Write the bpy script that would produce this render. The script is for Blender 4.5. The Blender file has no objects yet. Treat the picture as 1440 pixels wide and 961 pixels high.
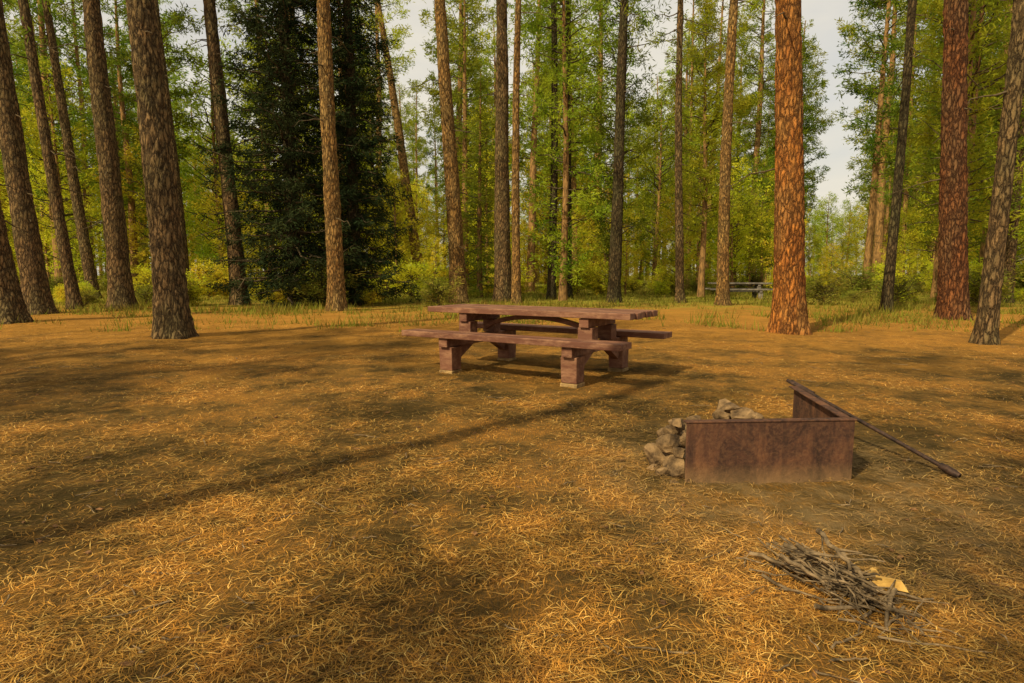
import bpy, math, random
import numpy as np
from mathutils import Vector, Matrix, noise as mn

RS = np.random.RandomState
scene = bpy.context.scene
COL = scene.collection

# ------------------------------------------------------------------ helpers
def mesh_from(name, parts, mats):
    vs=[];loops=[];starts=[];mi=[];sm=[];off=0;ls=0
    for V,F,m,s in parts:
        V=np.asarray(V,dtype=np.float32); F=np.asarray(F,dtype=np.int32)
        vs.append(V); loops.append((F+off).ravel())
        k=F.shape[1]; n=F.shape[0]
        starts.append(ls+np.arange(n,dtype=np.int32)*k)
        mi.append(np.full(n,m,dtype=np.int32)); sm.append(np.full(n,s,dtype=bool))
        off+=len(V); ls+=n*k
    V=np.concatenate(vs);L=np.concatenate(loops);S=np.concatenate(starts)
    me=bpy.data.meshes.new(name)
    me.vertices.add(len(V)); me.vertices.foreach_set('co',V.ravel())
    me.loops.add(len(L)); me.loops.foreach_set('vertex_index',L)
    me.polygons.add(len(S)); me.polygons.foreach_set('loop_start',S)
    me.polygons.foreach_set('material_index',np.concatenate(mi))
    me.polygons.foreach_set('use_smooth',np.concatenate(sm))
    me.update(calc_edges=True)
    for m in mats: me.materials.append(m)
    return me

def add(name, me, loc=(0,0,0), rot=0.0, scale=1.0, parent=None):
    o=bpy.data.objects.new(name,me); COL.objects.link(o)
    o.location=loc; o.rotation_euler=(0,0,rot)
    o.scale=(scale,)*3 if not hasattr(scale,'__len__') else scale
    if parent: o.parent=parent
    return o

def tube(P,R,seg=8,disp=None,cap=True):
    P=np.asarray(P,float); R=np.asarray(R,float); n=len(P)
    T=np.gradient(P,axis=0); T/=np.linalg.norm(T,axis=1)[:,None]+1e-9
    up=np.array([0,0,1.]) if abs(T[0,2])<.8 else np.array([1.,0,0])
    A=np.cross(T,up); A/=np.linalg.norm(A,axis=1)[:,None]+1e-9
    B=np.cross(T,A)
    th=np.arange(seg)*2*math.pi/seg
    c=np.cos(th)[None,:,None]; s=np.sin(th)[None,:,None]
    D=A[:,None,:]*c+B[:,None,:]*s
    r=np.repeat(R[:,None],seg,1)
    if disp is not None: r=r+disp(P[:,None,:]+D*r[:,:,None],r)
    V=(P[:,None,:]+D*r[:,:,None]).reshape(-1,3)
    i=np.arange(n-1)[:,None]*seg; j=np.arange(seg)[None,:]; j2=(j+1)%seg
    F=np.stack([i+j,i+j2,i+seg+j2,i+seg+j],-1).reshape(-1,4)
    if cap:
        V=np.vstack([V,P[-1],P[0]])
        q=(n-1)*seg; e=np.arange(seg); e2=(e+1)%seg
        C1=np.stack([q+e,q+e2,np.full(seg,n*seg)],-1); C2=np.stack([e2,e,np.full(seg,n*seg+1)],-1)
        return V,F,np.vstack([C1,C2])
    return V,F,None

def tube_parts(P,R,seg,m,smooth=True,disp=None):
    V,F,C=tube(P,R,seg,disp)
    return [(V,F,m,smooth),(V,C,m,False)]

def box(x0,x1,y0,y1,z0,z1,top=None):
    dx,dy=(top or (0,0))
    V=np.array([[x0,y0,z0],[x1,y0,z0],[x1,y1,z0],[x0,y1,z0],
                [x0-dx,y0-dy,z1],[x1+dx,y0-dy,z1],[x1+dx,y1+dy,z1],[x0-dx,y1+dy,z1]],float)
    F=np.array([[3,2,1,0],[4,5,6,7],[0,1,5,4],[1,2,6,5],[2,3,7,6],[3,0,4,7]])
    return V,F

# ------------------------------------------------------------------ node helpers
def new_mat(name):
    m=bpy.data.materials.new(name); m.use_nodes=True
    nt=m.node_tree; nt.nodes.clear()
    out=nt.nodes.new('ShaderNodeOutputMaterial')
    return m,nt,out
class N:
    def __init__(s,nt): s.nt=nt
    def n(s,t,**k):
        nd=s.nt.nodes.new(t)
        for a,b in k.items(): setattr(nd,a,b)
        return nd
    def l(s,a,b): s.nt.links.new(a,b)
    def coord(s,scale=(1,1,1),rot=(0,0,0),kind='Object'):
        c=s.n('ShaderNodeTexCoord'); m=s.n('ShaderNodeMapping')
        m.inputs['Scale'].default_value=scale; m.inputs['Rotation'].default_value=rot
        s.l(c.outputs[kind],m.inputs['Vector']); return m.outputs['Vector']
    def noise(s,vec,scale,detail=4,rough=.55,dist=0):
        t=s.n('ShaderNodeTexNoise'); t.inputs['Scale'].default_value=scale
        t.inputs['Detail'].default_value=detail; t.inputs['Roughness'].default_value=rough
        t.inputs['Distortion'].default_value=dist
        if vec is not None: s.l(vec,t.inputs['Vector'])
        return t.outputs['Fac']
    def ramp(s,fac,stops):
        r=s.n('ShaderNodeValToRGB'); e=r.color_ramp.elements
        while len(e)<len(stops): e.new(.5)
        for el,(p,c) in zip(e,stops):
            el.position=p; el.color=(c if len(c)==4 else (*c,1)) if hasattr(c,'__len__') else (c,c,c,1)
        s.l(fac,r.inputs['Fac']); return r.outputs['Color']
    def mix(s,fac,a,b,mode='MIX'):
        m=s.n('ShaderNodeMix',data_type='RGBA',blend_type=mode)
        if isinstance(fac,(int,float)): m.inputs[0].default_value=fac
        else: s.l(fac,m.inputs[0])
        for v,i in ((a,6),(b,7)):
            if hasattr(v,'__len__'): m.inputs[i].default_value=(*v[:3],1)
            else: s.l(v,m.inputs[i])
        return m.outputs[2]
    def math(s,op,a,b=0.0):
        m=s.n('ShaderNodeMath',operation=op)
        for v,i in ((a,0),(b,1)):
            if isinstance(v,(int,float)): m.inputs[i].default_value=v
            else: s.l(v,m.inputs[i])
        return m.outputs[0]
    def bump(s,h,strength,dist):
        b=s.n('ShaderNodeBump'); b.inputs['Strength'].default_value=strength; b.inputs['Distance'].default_value=dist
        s.l(h,b.inputs['Height']); return b.outputs['Normal']
    def near(s,cx,cy,r0,r1):
        c=s.n('ShaderNodeTexCoord'); d=s.n('ShaderNodeVectorMath',operation='DISTANCE')
        s.l(c.outputs['Object'],d.inputs[0]); d.inputs[1].default_value=(cx,cy,0)
        mr=s.n('ShaderNodeMapRange',interpolation_type='SMOOTHSTEP'); s.l(d.outputs['Value'],mr.inputs[0])
        mr.inputs[1].default_value=r0; mr.inputs[2].default_value=r1; mr.inputs[3].default_value=1; mr.inputs[4].default_value=0
        return mr.outputs[0]
    def bsdf(s,out,col,rough=.8,normal=None,metal=0,spec=.3):
        p=s.n('ShaderNodeBsdfPrincipled')
        if hasattr(col,'__len__'): p.inputs['Base Color'].default_value=(*col[:3],1)
        else: s.l(col,p.inputs['Base Color'])
        if isinstance(rough,(int,float)): p.inputs['Roughness'].default_value=rough
        else: s.l(rough,p.inputs['Roughness'])
        p.inputs['Metallic'].default_value=metal
        p.inputs['Specular IOR Level'].default_value=spec
        if normal is not None: s.l(normal,p.inputs['Normal'])
        s.l(p.outputs[0],out.inputs['Surface']); return p

# ------------------------------------------------------------------ materials
def bark_mat(name,plate,plate2,crack,moss=(.12,.11,.06),sc=1.0):
    m,nt,out=new_mat(name); g=N(nt)
    v=g.coord((11*sc,11*sc,3.2*sc))
    nz=g.noise(v,.9,5,.65)
    vv=g.n('ShaderNodeVectorMath',operation='ADD'); g.l(v,vv.inputs[0])
    cmb=g.n('ShaderNodeCombineXYZ'); g.l(g.math('MULTIPLY',nz,1.5),cmb.inputs[0]); g.l(g.math('MULTIPLY',g.noise(v,1.9,5,.7),1.4),cmb.inputs[1]); g.l(g.math('MULTIPLY',nz,1.8),cmb.inputs[2])
    g.l(cmb.outputs[0],vv.inputs[1])
    vo=g.n('ShaderNodeTexVoronoi',feature='DISTANCE_TO_EDGE'); g.l(vv.outputs[0],vo.inputs['Vector']); vo.inputs['Scale'].default_value=1.3
    vc=g.n('ShaderNodeTexVoronoi',feature='F1'); g.l(vv.outputs[0],vc.inputs['Vector']); vc.inputs['Scale'].default_value=1.3
    edge=g.ramp(vo.outputs['Distance'],[(0.0,0.0),(0.09,.5),(0.26,1.0)])
    brk=g.noise(g.coord((4,4,2)),1.5,4,.7)
    edge=g.math('MAXIMUM',edge,g.math('MULTIPLY',g.ramp(brk,[(.5,0.0),(.7,1.0)]),.5))
    fine=g.noise(g.coord((38,38,11)),1.5,6,.75)
    sep=g.n('ShaderNodeSeparateColor'); g.l(vc.outputs['Color'],sep.inputs[0])
    pc=g.mix(sep.outputs[0],plate,plate2)
    pc=g.mix(g.ramp(fine,[(.35,.85),(.60,0.0)]),pc,[c*.28 for c in plate2],'MIX')
    big=g.ramp(g.noise(g.coord((1.1,1.1,.45)),1.8,4,.6),[(.42,0.0),(.66,.7)])
    pc=g.mix(big,pc,moss)
    col=g.mix(edge,crack,pc)
    h=g.math('ADD',g.math('MULTIPLY',edge,.7),g.math('MULTIPLY',fine,.6))
    g.bsdf(out,col,.95,g.bump(h,1.0,.045),spec=.08)
    return m
BARK_ORANGE=bark_mat('bark_orange',(.68,.26,.05),(.46,.16,.038),(.08,.035,.014),(.38,.21,.065))
BARK_TAN=bark_mat('bark_tan',(.58,.32,.09),(.38,.20,.065),(.055,.034,.016),(.28,.20,.075))
BARK_GREY=bark_mat('bark_brown_grey',(.37,.22,.092),(.22,.135,.06),(.032,.022,.013),(.19,.155,.065))
BARK_RED=bark_mat('bark_red',(.36,.135,.045),(.22,.088,.036),(.035,.016,.010),(.18,.11,.05))
BARK_DARK=bark_mat('bark_dark',(.18,.12,.055),(.11,.08,.038),(.022,.017,.010),(.10,.10,.04))

def simple_bark(name,a,b):
    m,nt,out=new_mat(name); g=N(nt)
    f=g.noise(g.coord((5,5,1.2)),3,4,.6)
    g.bsdf(out,g.ramp(f,[(.35,a),(.65,b)]),.9,spec=.1); return m
BARK_FAR=simple_bark('bark_distant',(.10,.06,.025),(.36,.20,.07))
TWIG=simple_bark('branch_wood',(.05,.038,.022),(.13,.095,.05))

def leaf_mat(name,a,b,c,trans=.4,var=(.65,1.3)):
    m,nt,out=new_mat(name); g=N(nt)
    geo=g.n('ShaderNodeNewGeometry'); oi=g.n('ShaderNodeObjectInfo')
    col=g.mix(geo.outputs['Random Per Island'],a,b)
    f=g.ramp(g.noise(g.coord(),.8,3),[(.4,0.0),(.60,1.0)])
    col=g.mix(g.math('MULTIPLY',f,.7),col,c)
    hsv=g.n('ShaderNodeHueSaturation'); g.l(col,hsv.inputs['Color'])
    mr=g.n('ShaderNodeMapRange'); g.l(oi.outputs['Random'],mr.inputs[0]); mr.inputs[3].default_value=var[0]; mr.inputs[4].default_value=var[1]
    g.l(mr.outputs[0],hsv.inputs['Value'])
    mr2=g.n('ShaderNodeMapRange'); g.l(g.math('FRACT',g.math('MULTIPLY',oi.outputs['Random'],7.3)),mr2.inputs[0]); mr2.inputs[3].default_value=.470; mr2.inputs[4].default_value=.515
    g.l(mr2.outputs[0],hsv.inputs['Hue'])
    d=g.n('ShaderNodeBsdfDiffuse'); t=g.n('ShaderNodeBsdfTranslucent'); mx=g.n('ShaderNodeMixShader')
    g.l(hsv.outputs[0],d.inputs[0]); g.l(hsv.outputs[0],t.inputs[0]); mx.inputs[0].default_value=trans
    g.l(d.outputs[0],mx.inputs[1]); g.l(t.outputs[0],mx.inputs[2]); g.l(mx.outputs[0],out.inputs['Surface'])
    return m
LEAF_PINE=leaf_mat('pine_needles_green',(.075,.15,.016),(.18,.26,.025),(.28,.30,.028),.45)
LEAF_BRIGHT=leaf_mat('leaves_yellow_green',(.44,.52,.03),(.67,.67,.04),(.74,.58,.045),.5,(.75,1.2))
LEAF_MID=leaf_mat('leaves_mid_green',(.15,.25,.020),(.33,.41,.028),(.46,.47,.032),.5)
LEAF_FIR=leaf_mat('fir_needles_dark',(.014,.032,.014),(.034,.058,.022),(.06,.085,.028),.15)
LEAF_GRASS=leaf_mat('grass_blades',(.15,.18,.025),(.40,.32,.055),(.17,.25,.025),.4)

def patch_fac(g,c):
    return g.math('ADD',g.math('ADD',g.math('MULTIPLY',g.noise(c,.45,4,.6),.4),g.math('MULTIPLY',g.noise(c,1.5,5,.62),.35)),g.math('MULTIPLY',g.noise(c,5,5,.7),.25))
def ground_mat():
    m,nt,out=new_mat('forest_floor'); g=N(nt)
    c=g.coord()
    mid=g.noise(c,1.3,5,.62); fine=g.noise(c,26,6,.75,.6); m2=g.noise(c,4.5,5,.7)
    def st(rot,s): return g.noise(g.coord((s,s*.13,1),(0,0,rot)),1,4,.7,.3)
    s=g.math('MAXIMUM',g.math('MAXIMUM',st(.5,170),st(1.7,150)),st(2.7,190))
    sr=g.ramp(s,[(.5,0.0),(.68,1.0)])
    grit=g.noise(c,140,4,.7)
    soil=g.mix(g.math('MULTIPLY',g.math('ADD',fine,grit),.5),(.03,.02,.010),(.25,.17,.068))
    straw=g.mix(mid,(.60,.28,.04),(.48,.29,.06))
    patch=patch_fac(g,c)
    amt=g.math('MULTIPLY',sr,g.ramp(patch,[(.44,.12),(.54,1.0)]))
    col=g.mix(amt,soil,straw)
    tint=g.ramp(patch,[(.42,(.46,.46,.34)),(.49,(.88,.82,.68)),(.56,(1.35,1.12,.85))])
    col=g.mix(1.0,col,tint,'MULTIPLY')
    dust=g.math('MULTIPLY',g.near(1.55,3.3,.5,1.7),g.ramp(m2,[(.42,0.0),(.62,.95)]))
    col=g.mix(g.math('MULTIPLY',dust,.6),col,(.34,.23,.10))
    sx=g.n('ShaderNodeSeparateXYZ'); g.l(c,sx.inputs[0])
    far=g.math('ADD',g.math('MULTIPLY',sx.outputs[1],.06),g.math('MULTIPLY',mid,1.2))
    fm=g.ramp(g.math('MULTIPLY',far,.4),[(.66,0.0),(.85,1.0)])
    far2=g.ramp(g.math('MULTIPLY',far,.4),[(.38,0.0),(.55,1.0)])
    col=g.mix(g.math('MULTIPLY',far2,.55),col,(.62,.29,.045))
    col=g.mix(fm,col,(.30,.27,.035))
    h=g.math('ADD',g.math('MULTIPLY',fine,.7),g.math('MULTIPLY',sr,.5))
    g.bsdf(out,col,.95,g.bump(h,.9,.025),spec=.06)
    return m
GROUND=ground_mat()

def litter_mat():
    m,nt,out=new_mat('dry_pine_needles'); g=N(nt)
    geo=g.n('ShaderNodeNewGeometry'); c=g.coord()
    col=g.ramp(geo.outputs['Random Per Island'],[(0,(.09,.052,.02)),(.4,(.34,.17,.035)),(.75,(.62,.32,.055)),(1,(.82,.58,.20))])
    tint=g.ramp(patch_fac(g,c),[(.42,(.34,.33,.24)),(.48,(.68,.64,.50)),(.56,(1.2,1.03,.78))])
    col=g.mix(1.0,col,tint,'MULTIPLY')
    col=g.mix(g.math('MULTIPLY',g.near(1.55,3.3,.5,1.7),.4),col,(.31,.21,.09))
    g.bsdf(out,col,.75,spec=.2); return m
LITTER=litter_mat()

def painted_wood():
    m,nt,out=new_mat('brown_painted_wood'); g=N(nt)
    geo=g.n('ShaderNodeNewGeometry')
    gr=g.noise(g.coord((1.5,40,40)),1,5,.65); wear=g.noise(g.coord((2.5,7,7)),1.6,6,.7)
    base=g.mix(geo.outputs['Random Per Island'],(.14,.052,.028),(.22,.092,.048))
    col=g.mix(g.math('MULTIPLY',gr,.6),base,(.045,.022,.014))
    col=g.mix(g.ramp(wear,[(.47,0.0),(.66,.7)]),col,(.34,.18,.095))
    h=g.math('ADD',gr,g.math('MULTIPLY',wear,.4))
    g.bsdf(out,col,.68,g.bump(h,.7,.008),spec=.25); return m
WOOD=painted_wood()
def plainmat(name,a,b,sc,rough=.85,bd=.01,metal=0):
    m,nt,out=new_mat(name); g=N(nt)
    f=g.noise(g.coord(),sc,6,.68)
    f2=g.noise(g.coord(),sc*.25,3,.6)
    col=g.mix(1.0,g.ramp(f,[(.35,a),(.68,b)]),g.ramp(f2,[(.35,.65),(.65,1.15)]),'MULTIPLY')
    g.bsdf(out,col,rough,g.bump(f,.7,bd),metal=metal,spec=.2); return m
CONC=plainmat('concrete_foot',(.18,.11,.045),(.40,.26,.10),14)
STONE=plainmat('stone',(.065,.04,.02),(.32,.20,.09),12,.95,.03)
FLAKE=plainmat('bark_flakes',(.08,.04,.018),(.26,.13,.05),20,.95,.01)
ASH=plainmat('ash_and_dust',(.14,.10,.05),(.30,.21,.11),12)
STICK=plainmat('dry_sticks',(.06,.042,.022),(.32,.22,.115),22,.9,.004)
SPLIT=plainmat('split_wood',(.46,.26,.06),(.64,.40,.11),18,.8,.004)
GREYWOOD=plainmat('weathered_grey_wood',(.10,.085,.07),(.22,.19,.15),7)
BAR=plainmat('black_iron',(.022,.016,.014),(.085,.045,.028),30,.6,.003,.3)
def rust():
    m,nt,out=new_mat('rusty_steel'); g=N(nt)
    a=g.noise(g.coord((1,1,.6)),5,8,.75,.6); b=g.noise(g.coord(),45,6,.75); c=g.noise(g.coord((16,16,1.0)),1,4,.65)
    col=g.ramp(a,[(.34,(.022,.013,.010)),(.48,(.062,.029,.019)),(.58,(.12,.052,.027)),(.72,(.22,.10,.042))])
    col=g.mix(g.ramp(b,[(.44,0.0),(.66,.45)]),col,(.21,.105,.05))
    col=g.mix(g.ramp(c,[(.48,0.0),(.68,.6)]),col,(.03,.018,.014))
    sx=g.n('ShaderNodeSeparateXYZ'); g.l(g.coord(),sx.inputs[0])
    low=g.math('MULTIPLY',g.ramp(sx.outputs[2],[(.0,1.0),(.12,0.0)]),a)
    col=g.mix(low,col,(.30,.19,.08))
    g.bsdf(out,col,.82,g.bump(g.math('ADD',b,a),.6,.008),metal=.1,spec=.2); return m
RUST=rust()

# ------------------------------------------------------------------ ground
def gz(x,y):
    x=np.asarray(x,float); y=np.asarray(y,float)
    return .012*np.sin(x*1.7+.6*y)+.010*np.sin(y*2.3-x*.8+1.2)+.006*np.sin(x*5.1+y*3.3)+.02*np.sin(x*.31+2)*np.sin(y*.27)
def axis(near,nn,far):
    a=np.linspace(-near,near,nn)
    k=np.geomspace(near,far,40)[1:]
    return np.concatenate([-k[::-1],a,k])
ax=axis(14,320,420)
X,Y=np.meshgrid(ax,ax,indexing='ij')
rng=RS(3)
Z=gz(X,Y)+np.where((abs(X)<14)&(abs(Y)<14),rng.normal(0,.004,X.shape),0)
V=np.stack([X,Y,Z],-1).reshape(-1,3); nx,ny=X.shape
i=np.arange(nx-1)[:,None]*ny; j=np.arange(ny-1)[None,:]
F=np.stack([i+j,i+ny+j,i+ny+j+1,i+j+1],-1).reshape(-1,4)
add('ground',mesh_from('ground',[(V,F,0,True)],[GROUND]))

def litter():
    r=RS(11); n=430000
    d=.9*np.exp(r.rand(n)*math.log(15/.9)); x=(r.rand(n)*2-1)*(d*1.05+.6); y=d
    f=np.array([mn.noise(Vector((a*1.1,b*1.1,0)))+.7*mn.noise(Vector((a*3.3,b*3.3,5))) for a,b in zip(x,y)])
    pit=np.clip(1-np.hypot(x-1.55,y-3.3)/1.5,0,1)
    keep=r.rand(n)<np.clip(.48+1.15*f,.17,1)*(1-.5*pit)
    x,y,d=x[keep],y[keep],d[keep]; n=len(x)
    z=gz(x,y)+.002+r.rand(n)**2*.018
    a=r.rand(n)*2*math.pi+.0; L=(.03+.08*r.rand(n)); w=.0006+.0007*r.rand(n)+.00019*d
    tz=r.normal(0,.12,n)*L
    D=np.stack([np.cos(a)*L,np.sin(a)*L,tz],-1); Pp=np.stack([-np.sin(a),np.cos(a),0*a],-1)
    C=np.stack([x,y,z],-1)
    bend=(r.normal(0,.12,n)*L)[:,None]*Pp
    S=C-D*.5; E=C+D*.5; M=C+bend; M[:,2]+=.002
    V=np.stack([S,M+Pp*w[:,None],E,M-Pp*w[:,None]],1).reshape(-1,3)
    return mesh_from('pine_needle_litter',[(V,np.arange(n*4).reshape(-1,4),0,False)],[LITTER])
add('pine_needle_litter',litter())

def debris():
    r=RS(21); parts=[]
    for k in range(620):
        d=1.2*math.exp(r.rand()*math.log(13/1.2)); x=(r.rand()*2-1)*(d*1.0+.5)
        if .7<x<2.2 and 3.0<d<4.4: continue
        if -1.4<x<2 and 5.3<d<8.8 and r.rand()<.7: continue
        z=float(gz(x,d)); a=r.rand()*6.28
        if r.rand()<.5:
            L=.05+.16*r.rand()**2; n=4; s=np.linspace(-.5,.5,n)
            P=np.stack([x+math.cos(a)*L*s,d+math.sin(a)*L*s,np.full(n,z+.012)],-1)+r.normal(0,.004,(n,3))
            parts+=tube_parts(P,np.linspace(.0035,.0018,n),5,0)
        else:
            V,F=box(-.5,.5,-.5,.5,0,1,top=(-.12,-.15)); V=V+r.normal(0,.14,V.shape)
            V=V*np.array([.016+.022*r.rand(),.008+.010*r.rand(),.004+.004*r.rand()])
            V=V@np.array([[math.cos(a),math.sin(a),0],[-math.sin(a),math.cos(a),0],[0,0,1]])+[x,d,z+.004]
            parts.append((V,F,1,False))
    return mesh_from('forest_floor_debris',parts,[STICK,FLAKE])
add('forest_floor_debris',debris())

# ------------------------------------------------------------------ foliage generators
def needles(C,r,n,spread,L,W,dirs=None,bias=.0,m=0,droop=0.0):
    k=len(C); Cn=np.repeat(C,n,0)
    D=r.normal(0,1,(k*n,3))
    if dirs is not None: D=D+np.repeat(dirs,n,0)*bias
    D[:,2]-=droop
    D/=np.linalg.norm(D,axis=1)[:,None]
    B=Cn+r.normal(0,1,(k*n,3))*spread*.55
    l=L*(.6+.8*r.rand(k*n))[:,None]
    Wd=np.cross(D,r.normal(0,1,(k*n,3))); Wd/=np.linalg.norm(Wd,axis=1)[:,None]+1e-9
    w=W*(.6+.8*r.rand(k*n))[:,None]
    V=np.stack([B,B+D*l*.5+Wd*w*.5,B+D*l,B+D*l*.5-Wd*w*.5],1).reshape(-1,3)
    return (V,np.arange(k*n*4).reshape(-1,4),m,False)

def crown_branches(r,z0,z1,H,rmax,nb,path,kind='pine',seg=4):
    parts=[];C=[];Dd=[]
    for b in range(nb):
        t=(b+r.rand())/nb; z=z0+(z1-z0)*t
        if kind=='pine': prof=math.sin(math.pi*min(1,.18+t*.80))**.7
        elif kind=='fir': prof=(1-t)**.85+.03
        else: prof=math.sin(math.pi*(.12+.84*t))**.6
        L=rmax*prof*(.55+.6*r.rand())
        a=r.rand()*2*math.pi if kind!='fir' else b*2.399+r.rand()*.5
        el={'pine':.10+.32*t,'fir':-.12+.35*t,'broad':.5}[kind]+r.normal(0,.15)
        o=path(z); n=6; s=np.linspace(0,1,n)
        hx=math.cos(a);hy=math.sin(a)
        curve={'pine':.08,'fir':-.16,'broad':.05}[kind]
        P=np.stack([o[0]+hx*L*s,o[1]+hy*L*s,z+L*(math.tan(el)*s+curve*(s**2)*(1 if kind!='fir' else 1-1.4*s))],-1)
        P[1:]+=r.normal(0,.035*L,(n-1,3))
        parts+= [tube(P,np.linspace(.014*L+.012,.004,n),seg,cap=False)[:2]+(1,True)]
        nc=max(3,int(L*({'pine':4.2,'fir':9,'broad':6}[kind])))
        u=.25+.75*r.rand(nc)**.7 if kind!='fir' else .08+.92*r.rand(nc)
        idx=np.clip((u*(n-1)).astype(int),0,n-2); fr=(u*(n-1)-idx)[:,None]
        Q=P[idx]*(1-fr)+P[idx+1]*fr
        side=np.array([-hy,hx,0])[None]
        lat=r.normal(0,1,(nc,1))*(L*({'pine':.17,'fir':.17,'broad':.22}[kind]))*(1.15-u[:,None] if kind=='fir' else 1)
        Q=Q+side*lat; Q[:,2]+=r.normal(0,{'pine':.12,'fir':.05,'broad':.22}[kind],nc)-(abs(lat[:,0])*.25 if kind=='fir' else 0)
        C.append(Q); Dd.append(np.repeat([[hx,hy,0.15 if kind!='fir' else -.25]],nc,0)+side*np.sign(lat)*.8)
    return parts,np.concatenate(C),np.concatenate(Dd)

def simple_trunk(H,r0,path,seg=9,n=16,m=0):
    z=np.linspace(-.2,H,n); P=np.array([[*path(k),k] for k in z])
    R=r0*(1-np.clip(z,0,H)/H*.93)**.8+r0*.35*np.exp(-np.clip(z,0,9)/.4)
    return tube(P,R,seg,cap=False)[:2]+(m,True)

def far_tree(name,seed,H,r0,z0,rmax,nb,kind,leaf,n=16,L=.26,W=.05,spread=.22):
    r=RS(seed); lx,ly=r.normal(0,.02,2); ph=r.rand()*6
    path=lambda z:(lx*z+.06*math.sin(z*.5+ph),ly*z)
    parts=[simple_trunk(H,r0,path)]
    bp,C,D=crown_branches(r,z0,H*.985,H,rmax,nb,path,kind,3)
    parts+=bp
    for _ in range(8 if z0>3 else 0):
        z=1.5+r.rand()*(z0-1); a=r.rand()*6.28; Lb=.4+r.rand()*1.2; o=path(z)
        P=np.array([[o[0]+math.cos(a)*Lb*s,o[1]+math.sin(a)*Lb*s,z-.2*Lb*s] for s in (0,.5,1)])
        parts.append(tube(P,[.02,.012,.004],3,cap=False)[:2]+(1,True))
    parts.append(needles(C,r,n,spread,L,W,D,.5,2,0.25 if kind=='fir' else 0))
    return mesh_from(name,parts,[BARK_FAR,TWIG,leaf])

TALL=[far_tree('tall_pine_a',1,24,.30,7,2.9,76,'pine',LEAF_MID,18,.27,.065),
      far_tree('tall_pine_b',2,27,.34,9,3.2,76,'pine',LEAF_MID,18,.27,.065),
      far_tree('tall_pine_c',5,21,.26,4.5,2.6,78,'pine',LEAF_PINE,18,.27,.065),
      far_tree('tall_pine_d',6,25,.24,6,2.6,76,'pine',LEAF_PINE,18,.27,.065)]
YOUNG=[far_tree('young_pine_a',21,9,.10,.6,2.0,60,'broad',LEAF_BRIGHT,14,.19,.055,.2),
       far_tree('young_pine_b',22,7,.09,.4,1.7,55,'broad',LEAF_BRIGHT,14,.17,.055,.2),
       far_tree('young_pine_c',23,11,.13,.9,2.3,70,'broad',LEAF_MID,14,.20,.055,.2),
       far_tree('young_pine_d',24,10,.12,.9,2.1,75,'pine',LEAF_BRIGHT,16,.20,.05,.2)]
FIRS=[far_tree('young_fir_a',31,13,.16,.5,2.3,110,'fir',LEAF_PINE,9,.2,.045,.12)]

forest=bpy.data.objects.new('distant_forest',None); COL.objects.link(forest)
rr=random.Random(77)
placed=[]
def ok(x,y,md):
    for a,b in placed:
        if (a-x)**2+(b-y)**2<md*md: return False
    placed.append((x,y)); return True
def gap(q,d,R,c,hw): return abs(q-c)<hw+R/d
cnt=0;tries=0
while cnt<180 and tries<6000:
    tries+=1
    d=36+ (rr.random()**.85)*72; q=(rr.random()*2-1)*1.15; x=q*d
    if gap(q,d,2.1,.530,.008): continue
    if gap(q,d,2.0,-.165,.006) and d<75: continue
    if not ok(x,d,2.8): continue
    add('tall_pine',rr.choice(TALL),(x,d,0),rr.random()*6.28,.8+rr.random()*.4,forest); cnt+=1
for x,d in [(-24,26),(-17.5,31),(-21,34),(-13,33),(-27,31),(-10.5,38),(24,31),(21,36)]:
    add('tall_pine',rr.choice(TALL[2:]),(x,d,0),rr.random()*6.28,.85+rr.random()*.2,forest)
placed=[]
cnt=0;tries=0
while cnt<220 and tries<6000:
    tries+=1
    d=29+rr.random()**1.1*70; q=(rr.random()*2-1)*1.15; x=q*d
    if not ok(x,d,2.0): continue
    if gap(q,d,1.5,.530,.012): s=.25+.25*rr.random()
    else: s=.4+rr.random()*.85
    me=rr.choice(YOUNG+([FIRS[0]] if rr.random()<.35 and not .42<q<.64 else []))
    add('young_tree',me,(x,d,0),rr.random()*6.28,(s*1.1,s*1.1,s),forest); cnt+=1
for k in range(130):
    q=-1.4+2.8*(k+rr.random())/130; d=105+rr.random()*45
    low=.49<q<.57
    add('tall_pine',rr.choice(TALL) if not low else YOUNG[2],(q*d,d,-.3),rr.random()*6.28,(1.3 if low else .85+rr.random()*.4),forest)
for k in range(90):
    q=-1.4+2.8*(k+rr.random())/90; d=95+rr.random()*10
    add('young_tree',rr.choice(YOUNG),(q*d,d,-.2),rr.random()*6.28,1.0+rr.random()*.3,forest)

BUSH=[far_tree('bush_a',41,1.3,.03,.05,.9,60,'broad',LEAF_BRIGHT,14,.12,.035,.14),
      far_tree('bush_b',42,1.0,.03,.05,.8,55,'broad',LEAF_GRASS,14,.12,.03,.13)]
under=bpy.data.objects.new('undergrowth',None); COL.objects.link(under)
for k in range(300):
    d=21+rr.random()**1.3*45; q=(rr.random()*2-1)*1.1
    if -.1<q<.5 and d<29: continue
    s=.3+rr.random()**2*.75
    add('bush',rr.choice(BUSH),(q*d,d,0),rr.random()*6.28,(s*1.5,s*1.5,s),under)

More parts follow.
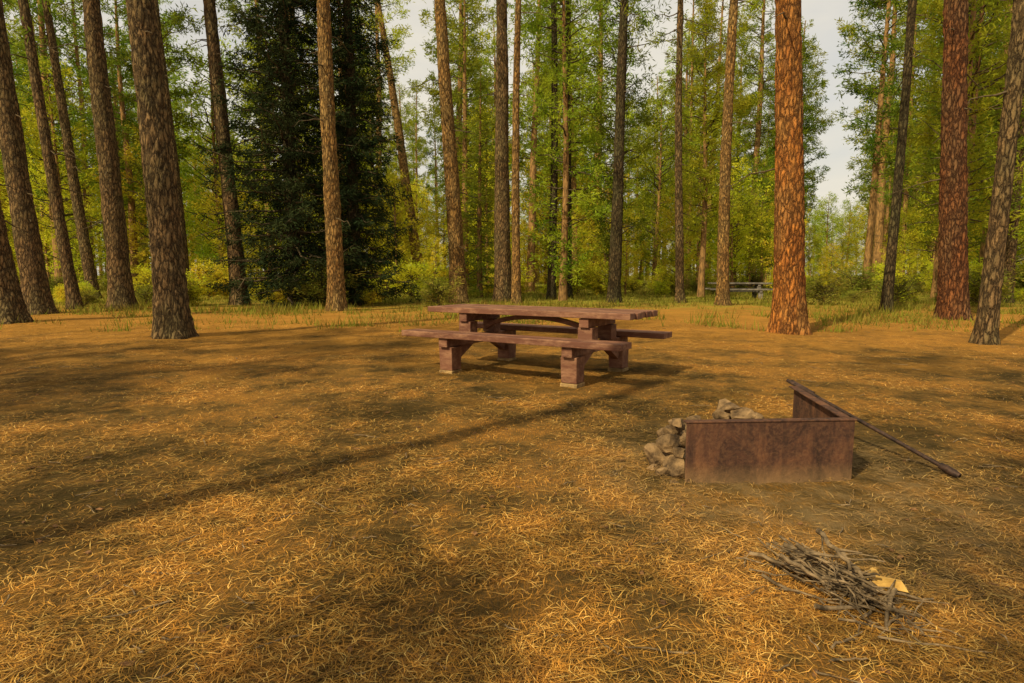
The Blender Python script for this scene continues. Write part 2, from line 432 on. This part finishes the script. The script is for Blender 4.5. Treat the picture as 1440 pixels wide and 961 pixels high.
# ------------------------------------------------------------------ grass
def grass():
    r=RS(8)
    n=160000
    d=12+ r.rand(n)**1.2*40; q=(r.rand(n)*2-1)*1.05; x=q*d
    f=np.array([2.4*mn.noise(Vector((a*.35,b*.3,0)))+2.2*mn.noise(Vector((a*1.2,b*1.1,3))) for a,b in zip(x,d)])
    thr=np.clip((d-18.5)/6,-1.2,1.1)
    thr=np.where(q>.5,np.clip((d-13)/7,-1.1,.25),thr)
    thr=np.where((q>.12)&(q<=.5),np.clip((d-25)/6,-2.2,.5),thr)
    thr=np.where(q<-.62,np.clip((d-18)/6,-1.5,.6),thr)
    keep=(r.rand(n)*2.0-1.0+ 1.2*f)<thr
    x=x[keep];d=d[keep];q=q[keep];f=f[keep];n=len(x)
    h=(.03+.18*r.rand(n)**2.2)*np.clip(1.1-.5*f,.35,1.8)
    a=r.rand(n)*6.28; w=.005+.0005*d
    B=np.stack([x,d,gz(x,d)-.01],-1)
    T=B+np.stack([np.cos(a)*h*.6,np.sin(a)*h*.6,h],-1)
    W=np.stack([-np.sin(a)*w,np.cos(a)*w,0*a],-1)
    V=np.stack([B-W,B+W,T],1).reshape(-1,3)
    return mesh_from('meadow_grass',[(V,np.arange(n*3).reshape(-1,3),0,False)],[LEAF_GRASS])
add('meadow_grass',grass())

# ------------------------------------------------------------------ main trees
def main_tree(name,x,y,dia,slope,bark,H=24,z0=10,seed=0,hi=False,crown=True,leaf=None,rmax=2.6,nb=60,kind='pine',nn=16,dead=10,slopey=0.0):
    r=RS(100+seed); ph=r.rand()*6.28; r0=dia/2
    path=lambda z:(slope*z+.05*math.sin(z*.35+ph)-.05*math.sin(ph),slopey*z+.04*math.sin(z*.3+ph*2))
    seg,dz=(72,.05) if hi else (24,.22)
    z=np.concatenate([np.arange(-.25,11,dz),np.linspace(11,H,16)])
    P=np.array([[*path(k),k] for k in z])
    zz=np.clip(z,0,H)
    R=r0*(1-zz/H*.92)**.8*.97+r0*(.30*np.exp(-zz/.28)+.12*np.exp(-zz/1.2))
    so=seed*7.3
    def disp(Q,rad):
        out=np.zeros(rad.shape)
        for a in range(Q.shape[0]):
            for b in range(Q.shape[1]):
                p=Q[a,b]
                if p[2]>11: continue
                wv=mn.noise(Vector((p[0]*5+so,p[1]*5,p[2]*2)))
                v=Vector((p[0]*10+so+wv,p[1]*10+wv,p[2]*3.0+wv))
                dd=mn.voronoi(v)[0]; e=min(.35,dd[1]-dd[0])
                low=mn.noise(Vector((p[0]*2.2+so,p[1]*2.2,p[2]*.6)))
                out[a,b]=(e-.2)*.075*dia/.6+low*.04*dia
                if p[2]<.6:
                    th=math.atan2(p[1],p[0]); out[a,b]+=r0*.16*math.sin(th*5+so)*math.exp(-max(p[2],0)/.22)
        return out
    parts=[tube(P,R,seg,disp,cap=False)[:2]+(0,True)]
    for _ in range(dead):
        zb=2.2+r.rand()*9; a=r.rand()*6.28; Lb=.25+r.rand()**2*1.6; o=path(zb)
        s=np.linspace(0,1,5)
        PP=np.stack([o[0]+math.cos(a)*(r0*.6+Lb*s),o[1]+math.sin(a)*(r0*.6+Lb*s),zb+Lb*(-.1*s-.2*s*s)],-1)
        PP[1:]+=r.normal(0,.03*Lb+.01,(4,3))
        parts.append(tube(PP,np.linspace(.022,.004,5),5,cap=False)[:2]+(1,True))
    if crown:
        bp,C,D=crown_branches(r,z0,H*.99,H,rmax,nb,path,kind,4)
        parts+=bp; parts.append(needles(C,r,nn,.2,.24,.042,D,.5,2))
    me=mesh_from(name,parts,[bark,TWIG,leaf or LEAF_PINE])
    return add(name,me,(x,y,0))
MT=[
 (-11.7,14.0,.64,-.10,BARK_GREY,True,9),
 (-13.3,17.0,.64,-.07,BARK_GREY,False,9),
 (-13.9,19.2,.36,-.09,BARK_GREY,False,7),
 (-19.3,28.0,.50,-.09,BARK_GREY,False,8),
 (-12.6,19.5,.68,-.015,BARK_GREY,False,10),
 (-6.15,10.9,.54,-.035,BARK_GREY,True,10),
 (-14.0,26.0,.45,-.04,BARK_GREY,False,9),
 (-9.9,22.0,.58,-.04,BARK_GREY,False,9),
 (-5.45,18.8,.52,0.0,BARK_TAN,True,10),
 (-5.3,36.0,.65,-.14,BARK_TAN,False,11),
 (-2.12,24.0,.66,-.045,BARK_TAN,False,11),
 (-.35,25.0,.72,-.012,BARK_GREY,False,11),
 (.16,22.5,.34,.01,BARK_TAN,False,10),
 (1.75,27.0,.38,0.0,BARK_DARK,False,8),
 (2.55,28.0,.40,.0,BARK_DARK,False,8),
 (4.03,24.0,.50,.025,BARK_DARK,False,8),
 (6.65,24.0,.34,-.024,BARK_GREY,False,8),
 (7.55,21.7,.44,0.0,BARK_TAN,False,9),
 (5.46,11.9,.57,-.06,BARK_ORANGE,True,10.5),
 (11.0,17.8,.28,.01,BARK_DARK,False,8),
 (11.0,15.0,.60,-.09,BARK_RED,True,10),
 (7.9,10.0,.28,.02,BARK_GREY,True,8),
 (19.6,24.0,.40,.0,BARK_GREY,False,7),
]
for k,(x,y,dia,sl,bk,hi,z0) in enumerate(MT):
    main_tree('ponderosa_pine' if dia>.5 else 'pine_tree',x,y,dia,sl,bk,22+(k*5)%6,z0+1,k,hi,
              leaf=[LEAF_PINE,LEAF_MID][k%2],nb=22,rmax=.9+2.1*dia)

def fir(name,x,y,H,rb,seed,nb=260):
    r=RS(seed); path=lambda z:(.02*math.sin(z),.02*math.cos(z))
    parts=[simple_trunk(H,.24,path,14,30)]
    bp,C,D=crown_branches(r,.35,H*.99,H,rb,nb,path,'fir',4); parts+=bp
    parts.append(needles(C,r,15,.13,.18,.036,D,1.0,2,.35))
    me=mesh_from(name,parts,[BARK_DARK,TWIG,LEAF_FIR]); return add(name,me,(x,y,0))
fir('fir_tree',-7.7,21.5,24,2.95,61,400)
fir('fir_tree',-5.8,22.5,22,2.3,62,320)

def full_pine(x,y,H,rm,seed,leaf,z0=1.0):
    me=far_tree('pine_tree',seed,H,.16,z0,rm,105,'pine',leaf,20,.2,.045,.2); add('pine_tree',me,(x,y,0))
full_pine(2.2,25.5,16,2.2,71,LEAF_MID)
full_pine(4.8,28,15,2.0,72,LEAF_PINE,2)
full_pine(14.6,20,14,2.0,73,LEAF_MID,2.5)
full_pine(17.5,24,16,2.4,74,LEAF_PINE,2)
full_pine(9.4,30,14,1.9,75,LEAF_MID,3)
full_pine(19.5,28,17,2.4,76,LEAF_MID,2)

# slim tree behind and to the left of the viewpoint: throws the long thin shadow
r=RS(5); P=np.array([[.06*math.sin(z*.9),.05*math.cos(z*1.3),z] for z in np.linspace(-.2,9.6,24)])
parts=[tube(P,np.linspace(.15,.085,24),12,cap=False)[:2]+(0,True)]
for _ in range(10):
    z=2.5+r.rand()*6.5; a=r.rand()*6.28; L=.12+.2*r.rand()
    parts.append(tube(np.array([[0,0,z],[math.cos(a)*L*.5,math.sin(a)*L*.5,z+.05],[math.cos(a)*L,math.sin(a)*L,z+.1]]),[.012,.008,.003],4,cap=False)[:2]+(1,True))
add('dead_tree',mesh_from('dead_tree',parts,[BARK_GREY,TWIG]),(-6.3,-1.95,0))
# pines behind the viewpoint (their crowns dapple the clearing)
for k,(x,y,z0,rm,nb) in enumerate([(-14.3,-3.7,7,1.8,75),(-17,-3,6,2.4,60),(-8.6,-10.2,6.5,2.0,95),(-6.5,-13.5,7,2.3,60)]):
    main_tree('ponderosa_pine',x,y,.5,0,BARK_TAN,21,z0,40+k,False,nb=nb,rmax=rm,nn=20)
add('pine_tree',far_tree('pine_tree',91,8.8,.08,4.0,.6,44,'pine',LEAF_MID,20),(-7.2,-5.4,0))

# ------------------------------------------------------------------ picnic table
def picnic_table(name,loc,rot,mat,seed=1,scale=1):
    r=RS(seed); parts=[]
    def b(*a,m=0,top=None,jit=0):
        V,F=box(*a,top=top)
        if jit: V=V+r.normal(0,jit,3)
        parts.append((V,F,m,False))
    hl=1.32
    n=5; w=.78/n
    for k in range(n):
        y=-.39+k*w; b(-hl+r.normal(0,.008),hl+r.normal(0,.008),y+.005,y+w-.005,.685,.75,jit=.002)
    for s in (-1,1):
        for k in range(2):
            y=s*.63-.15+k*.15; b(-1.38+r.normal(0,.006),1.38+r.normal(0,.006),y+.005,y+.145,.42,.485,jit=.002)
    for s in (-1,1):
        x=s*.79
        b(x-.055,x+.055,-.36,.36,.585,.682)
        b(x-.060,x+.060,-.74,.74,.315,.416)
        for q in (-1,1):
            b(x-.085,x+.085,q*.25-.075,q*.25+.075,.418,.583)
            b(x-.088,x+.088,q*.60-.085,q*.60+.085,.045,.313,top=(.004,.012))
            b(x-.096,x+.096,q*.60-.095,q*.60+.095,-.03,.043,m=1)
            V=np.array([[x-.045,q*.505,.314],[x-.045,q*.20,.314],[x-.045,q*.505,.15],
                        [x+.045,q*.505,.314],[x+.045,q*.20,.314],[x+.045,q*.505,.15]])
            parts.append((V,np.array([[0,1,2],[5,4,3]]),0,False)); parts.append((V,np.array([[0,3,4,1],[1,4,5,2],[2,5,3,0]]),0,False))
    b(-.73,.73,-.045,.045,.33,.41)
    xs=np.linspace(-.70,.70,19); zt=.52+.155*np.cos(xs/.70*math.pi/2)**.6; zb=zt-.055
    V=[]
    for X0,a,c in zip(xs,zb,zt): V+=[[X0,-.03,a],[X0,.03,a],[X0,.03,c],[X0,-.03,c]]
    Fq=[]
    for k in range(18):
        o=k*4
        for e in range(4): Fq.append([o+e,o+4+e,o+4+(e+1)%4,o+(e+1)%4])
    Fq+= [[0,1,2,3],[75,74,73,72]]
    parts.append((np.array(V),np.array(Fq),0,False))
    me=mesh_from(name,parts,[mat,CONC])
    o=add(name,me,loc,rot,scale)
    bv=o.modifiers.new('bevel','BEVEL'); bv.width=.007; bv.segments=2; bv.limit_method='ANGLE'
    return o
picnic_table('picnic_table',(.275,7.03,0),math.radians(-32.5),WOOD)
picnic_table('picnic_table',(10.3,27.5,0),math.radians(-10),GREYWOOD,3)

# ------------------------------------------------------------------ fire pit
def rot_box(p0,p1,z0,z1,th,off=0):
    p0=np.array(p0,float);p1=np.array(p1,float); d=(p1-p0)/np.linalg.norm(p1-p0); n=np.array([-d[1],d[0]])
    a=p0+n*(off);b=p1+n*(off);c=p1+n*(off+th);e=p0+n*(off+th)
    V=np.array([[*a,z0],[*b,z0],[*c,z0],[*e,z0],[*a,z1],[*b,z1],[*c,z1],[*e,z1]])
    F=np.array([[3,2,1,0],[4,5,6,7],[0,1,5,4],[1,2,6,5],[2,3,7,6],[3,0,4,7]])
    return V,F
A=(.945,3.19);B=(1.885,3.25);C=(2.02,4.24)
parts=[]
def rb(*a,**k): V,F=rot_box(*a,**k); parts.append((V,F,0,False))
rb(A,B,-.05,.345,.012)
rb(B,C,-.05,.345,.012)
rb((A[0]-.006,A[1]-.001),(B[0]+.010,B[1]-.001),.347,.356,.05,off=-.003)
rb((B[0],B[1]+.06),C,.347,.356,.05,off=-.003)
rb((A[0]+.004,A[1]+.02),(A[0]+.044,A[1]+.022),-.04,.343,.008,off=.0)
rb((B[0]-.03,B[1]+.02),(B[0]+.0,B[1]+.022),-.04,.343,.03)
o=add('steel_fire_pit',mesh_from('steel_fire_pit',parts,[RUST]))
bv=o.modifiers.new('bevel','BEVEL'); bv.width=.002; bv.segments=1

def rock_part(r,c,s):
    import bmesh
    bm=bmesh.new(); bmesh.ops.create_icosphere(bm,subdivisions=3,radius=1)
    o=Vector(r.rand(3)*50); V=[]
    pl=[(Vector(r.normal(0,1,3)).normalized(),.42+.35*r.rand()) for _ in range(12)]
    for v in bm.verts:
        p=v.co.copy(); f=1+.3*mn.noise(p*1.1+o)
        for nrm,dd in pl:
            k=p.dot(nrm)
            if k*f>dd: f=dd/k
        f+=.08*mn.noise(p*4.5+o)
        V.append(list(p*f*1.3))
    F=[[v.index for v in f.verts] for f in bm.faces]; bm.free()
    V=np.array(V)*np.array(s); a=r.rand()*6.28; ca,sa=math.cos(a),math.sin(a)
    t=r.normal(0,.3); ct,st=math.cos(t),math.sin(t)
    V=V@np.array([[1,0,0],[0,ct,st],[0,-st,ct]])@np.array([[ca,sa,0],[-sa,ca,0],[0,0,1]])+np.array(c)
    return (V,np.array(F),0,False)
r=RS(9); parts=[]
for c,s in [((.93,3.34,.06),(.09,.07,.07)),((.88,3.50,.07),(.09,.09,.08)),((.95,3.56,.07),(.08,.07,.07)),
            ((.93,3.42,.17),(.08,.07,.055)),((.97,3.52,.19),(.08,.07,.06)),((.94,3.31,.15),(.045,.04,.04)),((.965,3.29,.23),(.035,.04,.03)),
            ((.87,3.33,.02),(.06,.05,.035)),((.98,3.64,.15),(.08,.07,.08)),((.96,3.45,.27),(.06,.055,.04)),((.95,3.38,.31),(.04,.04,.025)),
            ((1.02,3.78,.06),(.09,.09,.08)),((1.06,3.95,.05),(.09,.08,.07)),((.89,3.19,.012),(.04,.03,.022)),((.82,3.42,.02),(.05,.045,.03)),
            ((.84,3.12,.006),(.025,.02,.012)),((.98,3.12,.006),(.03,.02,.012)),
            ((1.25,4.05,.08),(.10,.09,.08)),((1.42,3.98,.13),(.13,.10,.13)),((1.50,3.86,.22),(.09,.07,.05)),((1.62,4.05,.09),(.10,.1,.09)),
            ((1.38,3.86,.22),(.07,.06,.045)),((1.45,3.92,.265),(.07,.06,.04)),((1.8,4.1,.06),(.09,.08,.07)),((1.28,3.9,.12),(.07,.06,.05))]:
    parts.append(rock_part(r,c,s))
add('fire_pit_stones',mesh_from('fire_pit_stones',parts,[STONE]))
xs,ys=np.meshgrid(np.linspace(-1,1,40),np.linspace(-1,1,40),indexing='ij')
h=np.clip(1-(xs**2+ys**2),0,1)**.8*.07+.006*RS(4).rand(40,40)
Vv=np.stack([1.42+xs*.42,3.72+ys*.42,h-.025],-1).reshape(-1,3)
i=np.arange(39)[:,None]*40; j=np.arange(39)[None,:]
add('ash_pile',mesh_from('ash_pile',[(Vv,np.stack([i+j,i+40+j,i+41+j,i+j+1],-1).reshape(-1,4),0,True)],[ASH]))
parts=[]
p0=np.array([1.985,4.30,.385]);p1=np.array([2.50,3.27,.025])
parts+=tube_parts(np.linspace(p0,p1,8),[.013]*8,8,0)
parts+=tube_parts(np.linspace(p1+(p0-p1)*.09,p1,4),[.02,.024,.024,.018],8,0)
parts+=tube_parts(np.linspace(p0+[.03,0,-.005],p0+(p1-p0)*.16+[.03,0,-.005],3),[.012]*3,6,0)
add('iron_bar',mesh_from('iron_bar',parts,[BAR]))

# ------------------------------------------------------------------ sticks
r=RS(15); parts=[]
def stick(cx,cy,z,a,L,rad,m=0,tilt=0.0):
    n=7; s=np.linspace(-.5,.5,n)
    P=np.stack([cx+math.cos(a)*L*s,cy+math.sin(a)*L*s,z+tilt*L*s],-1)+r.normal(0,.018*L,(n,3))
    P[:,2]=np.maximum(P[:,2],rad+.004)
    parts.extend(tube_parts(P,np.linspace(rad,rad*.5,n),6,m))
    if r.rand()<.5:
        k=2+int(r.rand()*3); a2=a+r.choice([-1,1])*(.4+.4*r.rand()); l2=L*.3
        Q=np.array([P[k],P[k]+[math.cos(a2)*l2*.5,math.sin(a2)*l2*.5,.01],P[k]+[math.cos(a2)*l2,math.sin(a2)*l2,.02]])
        parts.extend(tube_parts(Q,[rad*.6,rad*.45,rad*.25],5,m))
for k in range(110):
    u=r.normal(0,.5); u=max(-1,min(1,u))
    cx=1.17+.12*u+r.normal(0,.045); cy=2.11-.20*u+r.normal(0,.06)
    a=math.radians(-66)+r.normal(0,.6); hgt=.13*math.exp(-((cx-1.18)**2+(cy-2.12)**2)/.02)*r.rand()
    stick(cx,cy,.010+hgt,a,.08+.24*r.rand(),.003+.008*r.rand()**2.2,0,r.normal(0,.22))
for cx,cy,a,L in [(1.14,1.98,-.55,.42),(1.22,1.84,-.3,.3),(1.3,1.75,-.2,.3),(1.05,1.78,.5,.16),(.93,2.3,1.2,.12),(.36,1.63,.15,.10),(.16,1.8,.3,.08),(1.0,1.68,.1,.12),(.45,2.3,-.3,.07),(-.9,2.1,.6,.10)]:
    stick(cx,cy,.01,a,L,.0045)
add('stick_pile',mesh_from('stick_pile',parts,[STICK]))
parts=[]
V,F=box(-.055,.055,-.018,.022,0,.022,top=(-.012,-.006)); ca,sa=math.cos(-.5),math.sin(-.5)
V=V+RS(2).normal(0,.004,V.shape)
V=V@np.array([[ca,sa,0],[-sa,ca,0],[0,0,1]])+[1.37,2.09,.025]; parts.append((V,F,0,False))
V,F=box(-.04,.045,-.012,.012,0,.015,top=(-.01,-.004)); V=V@np.array([[.8,.6,0],[-.6,.8,0],[0,0,1]])+[1.32,2.12,.045]; parts.append((V,F,0,False))
add('split_kindling',mesh_from('split_kindling',parts,[SPLIT]))

# ------------------------------------------------------------------ light, sky, camera
EL=math.radians(40); dx,dy=.692,.722
sun=bpy.data.lights.new('sun','SUN'); sun.energy=5.0; sun.angle=math.radians(.5); sun.color=(1,.85,.55)
so=bpy.data.objects.new('sun',sun); COL.objects.link(so)
so.rotation_euler=Vector((dx*math.cos(EL),dy*math.cos(EL),-math.sin(EL))).to_track_quat('-Z','Y').to_euler()
so.location=(-20,-20,30)
w=bpy.data.worlds.new('World'); scene.world=w; w.use_nodes=True; nt=w.node_tree; nt.nodes.clear()
g=N(nt)
sky=g.n('ShaderNodeTexSky'); sky.sky_type='NISHITA'; sky.sun_disc=False
sky.sun_elevation=EL; sky.sun_rotation=math.atan2(-dx,-dy)%(2*math.pi)
sky.air_density=1.0; sky.dust_density=5.0; sky.ozone_density=.6
cl=g.ramp(g.noise(g.coord((1,1,2.5),kind='Generated'),2.2,5,.6),[(.3,.55),(.65,.95)])
col=g.mix(cl,sky.outputs[0],(6.0,5.5,4.5))
bg=g.n('ShaderNodeBackground'); bg.inputs['Strength'].default_value=.15
g.l(col,bg.inputs[0])
wo=g.n('ShaderNodeOutputWorld'); g.l(bg.outputs[0],wo.inputs[0])
cam=bpy.data.cameras.new('camera'); co=bpy.data.objects.new('camera',cam); COL.objects.link(co)
co.location=(0,0,1.15); co.rotation_euler=(math.radians(90-6.41),0,0)
cam.sensor_width=36; cam.lens=21.25; cam.clip_start=.05; cam.clip_end=2000
scene.camera=co
scene.view_settings.view_transform='Standard'; scene.view_settings.look='None'; scene.view_settings.exposure=0
